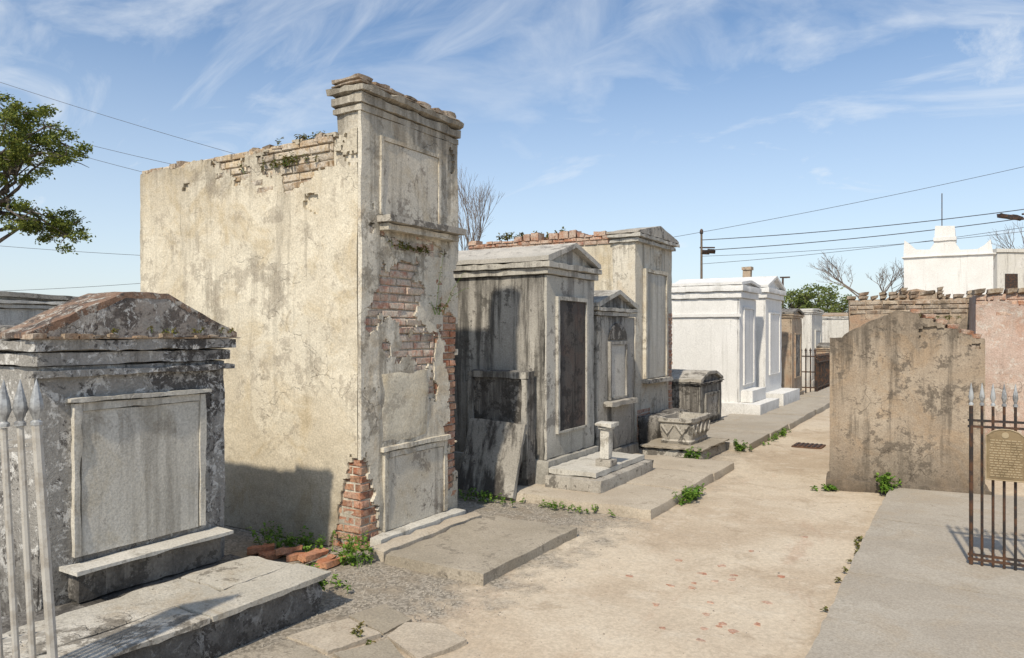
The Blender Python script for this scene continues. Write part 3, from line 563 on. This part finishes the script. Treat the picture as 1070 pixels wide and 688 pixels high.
b=P(-70,348,15.5); leaftree('oak_tree','leafy oak branches reaching in over the low tomb at upper left',(b.x,b.y,0),cl,.22,P(-60,170,15.5),leafA,.068,720,.36)
for i,(u,v,D,lab) in enumerate(((828,318,40,'left rounded green tree beyond the white tombs'),(855,314,42,'tall green tree beyond the white tombs, above the path end'),(880,322,44,'right green tree beyond the path end, by the bare tree'))):
    b=P(u,348,D); cs=[P(u+R(-17,17),v+R(-12,14),D+R(-.8,.8)) for _ in range(14)]; leaftree('green_tree',lab,(b.x,b.y,0),cs,.15,P(u,v,D),leafC,.16,170,.6,None)
def baretree(label,base,h,spread,seed,depth=6,r=.12):
    random.seed(seed); t=thing('bare_tree',label,'tree',base); tr=MB(); tw=MB()
    def br(p,d,l,r,k):
        q=p+d*l; (tr if k>depth-3 else tw).tube(wob(p,q,2,.08),r,5 if k>3 else 3,r*.65)
        if k<=0: return
        for _ in range(3 if k<depth else 4):
            nd=(d+Vector((R(-1,1),R(-1,1),R(-.25,.65)))*spread).normalized(); br(q if random.random()<.7 else p.lerp(q,.7),nd,l*R(.6,.82),r*.62,k-1)
    br(Vector(base),Vector((0,0,1)),h*.38,r,depth); tr.build('trunk',twig,t); tw.build('crown',twig,t)
b=P(484,348,42); baretree('bare leafless tree rising behind the grey tomb beside the tall tomb',(b.x,b.y,0),8.0,.46,3,6,.10)
b=P(914,348,46); baretree('bare leafless spreading tree left of the white monument',(b.x,b.y,0),6.2,.85,5,6,.13)
b=P(1078,348,50); baretree('bare leafless tree behind the beige building at the right edge',(b.x,b.y,0),7.6,.7,9,5,.12)
random.seed(21)
# ---------------------------------------------------------------- weeds
def weed(label,c,rx,ry,h,n,lm=leafB,ls=.05,name='weed_clump',cat='weed',grp=None):
    t=thing(name,label,cat,c,0,grp); lv=MB(); stm=MB(); c=Vector(c)
    for _ in range(max(3,n//14)):
        b=c+Vector((random.gauss(0,.45)*rx,random.gauss(0,.45)*ry,0)); tip=b+Vector((R(-.5,.5)*h,R(-.5,.5)*h,h*R(.4,1.1))); stm.tube([b,b.lerp(tip,.5)+Vector((0,0,.1*h)),tip],.0025,4,.001)
        for k in range(14):
            p=b.lerp(tip,R(.1,1)); d=Vector((R(-1,1),R(-1,1),R(-.2,.7))).normalized(); e=d.cross(Vector((0,0,1))).normalized(); l=ls*R(.5,1.1)
            lv.add([p,p+d*l*.35+e*l*.27,p+d*l*.75+e*l*.2+Vector((0,0,-.1*l)),p+d*l+Vector((0,0,-.3*l)),p+d*l*.75-e*l*.2,p+d*l*.35-e*l*.27],[(0,1,2,3,4,5)])
    stm.build('stems',leafB,t); lv.build('leaves',lm,t); return t
weed('bright weeds on the right end of the marble-planked platform',P(325,612,4.4)+Vector((0,0,-.03)),.10,.08,.12,300,leafB,.04)
weed('green weeds at the foot of the brick corner of the tall tomb',(-3.60,3.86,0),.13,.12,.20,300,leafB,.04)
weed('green weeds in the shade between the low tomb and the tall tomb',(-4.25,3.88,0),.4,.12,.14,520,leafB,.04)
weed('low weeds along the shaded side of the low platform',(-3.6,3.4,0),.25,.12,.08,200,leafB,.035)
weed('weeds at the left corner of the pavement before the grey tomb',(-3.1,6.03,0),.5,.05,.06,260,leafB,.035)
weed('weeds along the gravel kerb beside the grey tomb',(-4.0,5.9,0),.5,.08,.10,260,leafB,.04)
weed('bright green weeds along the pavement edge near the marble step',(-2.27,7.0,0),.06,.35,.13,480,leafB,.045)
weed('leafy weed at the pavement end before the carved trough platform',(-2.9,9.0,.03),.2,.08,.16,260)
weed('weeds along the kerb beside the white tombs',(-2.45,11.8,0),.05,1.0,.08,260)
weed('weeds at the corner of the trough platform',(-2.6,10.3,0),.15,.12,.14,200)
weed('dark green weeds at the left foot of the gabled brown tomb',(-1.2,8.18,0),.12,.12,.05,120)
weed('bright weed tuft at the foot of the gabled brown tomb by the concrete path',(-.70,8.25,.03),.08,.13,.17,300)
weed('thin weeds along the edge of the concrete path',(-.70,5.9,0),.03,1.1,.03,160,leafD,.03)
weed('weeds growing from the flagstone cracks at the bottom left',(-2.75,3.0,0),.25,.15,.03,90,leafD,.03)
weed('weeds sprouting from the brick top of the tall tomb side wall',(-4.35,4.12,3.08),.32,.06,.07,220,leafD,.035)
weed('dry plants on the brickwork under the top edge of the tall tomb',(-4.6,4.06,2.90),.5,.02,.09,260,leafD,.035)
weed('creeper trailing down the front of the tall tomb under its ledge',(-3.73,4.6,2.25),.02,.35,.05,200,leafD,.035)
weed('creeper on the right side of the tall tomb front',(-3.74,4.96,1.75),.02,.06,.45,120,leafD,.035)
weed('plants growing on the crumbling brick top beyond the grey tomb',(-5.6,9.8,3.04),.8,.15,.10,420,leafD,.06)
weed('dead creeper on the cornice corner of the low mouldy tomb',(-3.90,2.75,1.6),.03,.3,.04,120,leafD,.03)
weed('dry weeds on top of the gabled brown tomb',(-.25,8.62,1.74),.3,.1,.05,120,leafD,.03)
# ---------------------------------------------------------------- flags, bricks, gravel
FL=[([(-3.08,2.38),(-2.78,2.36),(-2.72,2.68),(-3.04,2.72)],'broken flagstone touching the low platform at the bottom edge'),([(-3.05,2.74),(-2.72,2.70),(-2.64,3.02),(-2.94,3.08)],'broken flagstone beside the middle of the low platform'),([(-2.76,2.34),(-2.49,2.33),(-2.45,2.64),(-2.70,2.67)],'broken flagstone second from the platform at the bottom edge'),([(-2.47,2.34),(-2.24,2.37),(-2.25,2.68),(-2.43,2.66)],'narrow flagstone farthest right at the bottom edge'),([(-2.69,2.70),(-2.44,2.67),(-2.28,2.83),(-2.58,2.99)],'flat broken flagstone in the middle of the group'),(((-2.60,3.02),(-2.28,2.86),(-2.20,3.18),(-2.42,3.28),(-2.62,3.2)),'cracked flagstone with pointed end, farthest right'),(((-3.0,3.13),(-2.66,3.05),(-2.64,3.28),(-2.94,3.38)),'small flagstone beside the right end of the low platform')]
for i,(pts,lab) in enumerate(FL):
    m=MB(); n=len(pts); cxy=Vector((sum(p[0] for p in pts)/n,sum(p[1] for p in pts)/n)); M2=Matrix.Rotation(R(-.05,.05),2); pts=[tuple(cxy+M2@(Vector(p)-cxy)*R(.95,1.03)) for p in pts]
    z0=.002+.005*(i%3); m.add([(x,y,-.03) for x,y in pts]+[(x,y,z0+R(-.006,.006)) for x,y in pts],[tuple(range(n-1,-1,-1)),tuple(range(n,2*n))]+[(k,(k+1)%n,(k+1)%n+n,k+n) for k in range(n)])
    tag(m.build('flagstone',concT if i%2 else flag,None,(.035,.010)),lab,'flagstone')
for i in range(10):
    m=MB(); M=Matrix.Translation((-4.40+i*.075+R(-.02,.02),3.66+R(-.05,.05)+.012*i,.02+R(0,.012)+(.03 if i%3==1 else 0)))@Matrix.Rotation(R(.9,1.9),4,'Z')@Matrix.Rotation(R(-.15,.15),4,'X'); m.box(-.1,.1,-.036,.036,-.022,.022,.05,.005,.014,M)
    tag(m.build('loose_brick',loosem),'loose red brick in the pile between the low tomb and the tall tomb','brick','loose red bricks between the tombs')
m=MB()
for _ in range(5200):
    if random.random()<.75: x=R(-4.0,-2.25); y=R(3.1,6.0)
    else: x=R(-3.5,-.75); y=R(2.3,9)
    if -3.64<x<-2.58 and 3.9<y<5.35: continue
    if x<-3.7 and y>4: continue
    s=R(.002,.008)*(1 if x<-2.6 else .7); s*=2 if random.random()<.04 else 1; c=Vector((x,y,gz(x,y)+(.006 if x<-2.6 else 0)-s*.2)); a=R(0,6.3)
    vs=[c+Vector((math.cos(a+k*1.57)*s*R(.7,1.2),math.sin(a+k*1.57)*s*R(.7,1.2),0)) for k in range(4)]+[c+Vector((math.cos(a+k*1.57)*s*.6,math.sin(a+k*1.57)*s*.6,s*R(.6,1.1))) for k in range(4)]
    m.add(vs,[(4,5,6,7)]+[(k,(k+1)%4,(k+1)%4+4,k+4) for k in range(4)])
tag(m.build('gravel',stonem),'loose grey gravel scattered over the ground',None,None,'stuff')
m=MB()
for (u,v) in ((720,608),(735,655),(752,650),(765,658),(770,600),(728,668),(800,628),(815,600),(690,630),(748,606),(705,585),(742,640),(690,655),(780,575),(758,590),(838,560),(700,610),(660,600),(790,650),(745,628),(748,652),(722,612),(735,598),(760,604)):
    p=P(u+R(-6,6),v,1248/(v-348)); z=gz(p.x,p.y); n=7; a0=R(0,6); rr_=[R(.015,.042) for _ in range(n)]; ax=R(.6,1.2)
    vs=[(p.x+math.cos(a0+k*6.283/n)*rr_[k],p.y+math.sin(a0+k*6.283/n)*rr_[k]*ax,z-.01) for k in range(n)]+[(p.x+math.cos(a0+k*6.283/n)*rr_[k]*.85,p.y+math.sin(a0+k*6.283/n)*rr_[k]*.85*ax,z+.003) for k in range(n)]
    m.add(vs,[tuple(range(n,2*n))]+[(k,(k+1)%n,(k+1)%n+n,k+n) for k in range(n)])
tag(m.build('brick_fragments',chipm),'worn brick fragments embedded in the sandy path',None,None,'stuff')
p=P(845,465,10.6); o=thing('drain_grate','small rusty drain grate set in the sandy path','drain',(p.x,p.y,0))
MB().box(p.x-.2,p.x+.2,p.y-.2,p.y+.2,-.05,.006,.1,0,.004).build('frame',rust,o)
for k in range(6): MB().box(p.x-.17+k*.06,p.x-.14+k*.06,p.y-.17,p.y+.17,.006,.014,.2,0,0).build('bar',iron,o)
# ---------------------------------------------------------------- light, sky, camera
el=math.radians(47); az=math.radians(8)
sd=Vector((math.cos(el)*math.sin(az),-math.cos(el)*math.cos(az),math.sin(el)))
l=bpy.data.lights.new('sun','SUN'); l.energy=4.5; l.angle=math.radians(1.5); l.color=(1,.90,.74); lo=bpy.data.objects.new('sun',l); C.objects.link(lo); lo.rotation_euler=sd.to_track_quat('Z','Y').to_euler()
w=bpy.data.worlds.new('World'); SC.world=w; w.use_nodes=True; nt=w.node_tree; bg=nt.nodes['Background']
sky=nt.nodes.new('ShaderNodeTexSky'); sky.sky_type='NISHITA'; sky.sun_disc=False; sky.sun_elevation=el; sky.sun_rotation=math.atan2(sd.x,sd.y); sky.dust_density=1.0; sky.air_density=1.0; sky.ozone_density=1.4
class WG(G):
    def __init__(s): s.nt=nt
g=WG(); tc=nt.nodes.new('ShaderNodeTexCoord').outputs['Generated']; g.pos=tc
sp=nt.nodes.new('ShaderNodeSeparateXYZ'); nt.links.new(tc,sp.inputs[0]); zz=g.ma('MAXIMUM',sp.outputs[2],0.); zc=g.ma('ADD',zz,.28)
cb=nt.nodes.new('ShaderNodeCombineXYZ'); g.i(cb.inputs[0],g.ma('DIVIDE',sp.outputs[0],zc)); g.i(cb.inputs[1],g.ma('DIVIDE',sp.outputs[1],zc))
def layer(rot,sx,sy,loc,sc_,a,b,dist):
    mp=nt.nodes.new('ShaderNodeMapping'); mp.inputs['Rotation'].default_value=(0,0,math.radians(rot)); mp.inputs['Scale'].default_value=(sx,sy,1); mp.inputs['Location'].default_value=(*loc,0); nt.links.new(cb.outputs[0],mp.inputs[0])
    return g.ramp(g.noise(sc_,10,.60,mp.outputs[0],dist),a,b)
l1=layer(60,.7,1.3,(3.1,1.7),1.5,.36,.86,1.8); l2=layer(-10,.7,1.3,(7.3,2.2),1.9,.38,.86,1.8)
n2=g.ramp(g.noise(1.,4,.5,cb.outputs[0],.4),.26,.58,.35,1)
m1=g.ma('MULTIPLY',g.ma('MAXIMUM',l1,l2),n2); m1=g.ma('MULTIPLY',m1,.8)
cd=(P(1056,54,10)-Vector((0,0,1.6))).normalized(); dn=nt.nodes.new('ShaderNodeVectorMath'); dn.operation='DISTANCE'; nt.links.new(tc,dn.inputs[0]); dn.inputs[1].default_value=cd
pf_=g.ma('ADD',dn.outputs['Value'],g.ma('MULTIPLY',g.ma('SUBTRACT',g.noise(14,9,.68),.5),.16)); puff=g.ramp(pf_,.042,.0,0,.6)
haze=g.ramp(zz,.36,.0,.04,.66)
skyc=g.mix(1.,sky.outputs[0],(1.0,1.16,1.27),'MULTIPLY')
c=g.mix(g.ma('MAXIMUM',g.ma('MAXIMUM',m1,haze),puff),skyc,(7.3,7.7,8.1)); nt.links.new(c,bg.inputs[0]); bg.inputs[1].default_value=.12
cam=bpy.data.cameras.new('camera'); co=bpy.data.objects.new('camera',cam); C.objects.link(co); co.location=(0,0,1.6); co.rotation_euler=(math.pi/2,0,YAW)
cam.sensor_width=36; cam.lens=36*F/1070; cam.shift_y=4/1070; cam.clip_end=2000; cam.clip_start=.05; SC.camera=co
SC.view_settings.view_transform='Standard'; SC.view_settings.look='None'; SC.view_settings.exposure=0
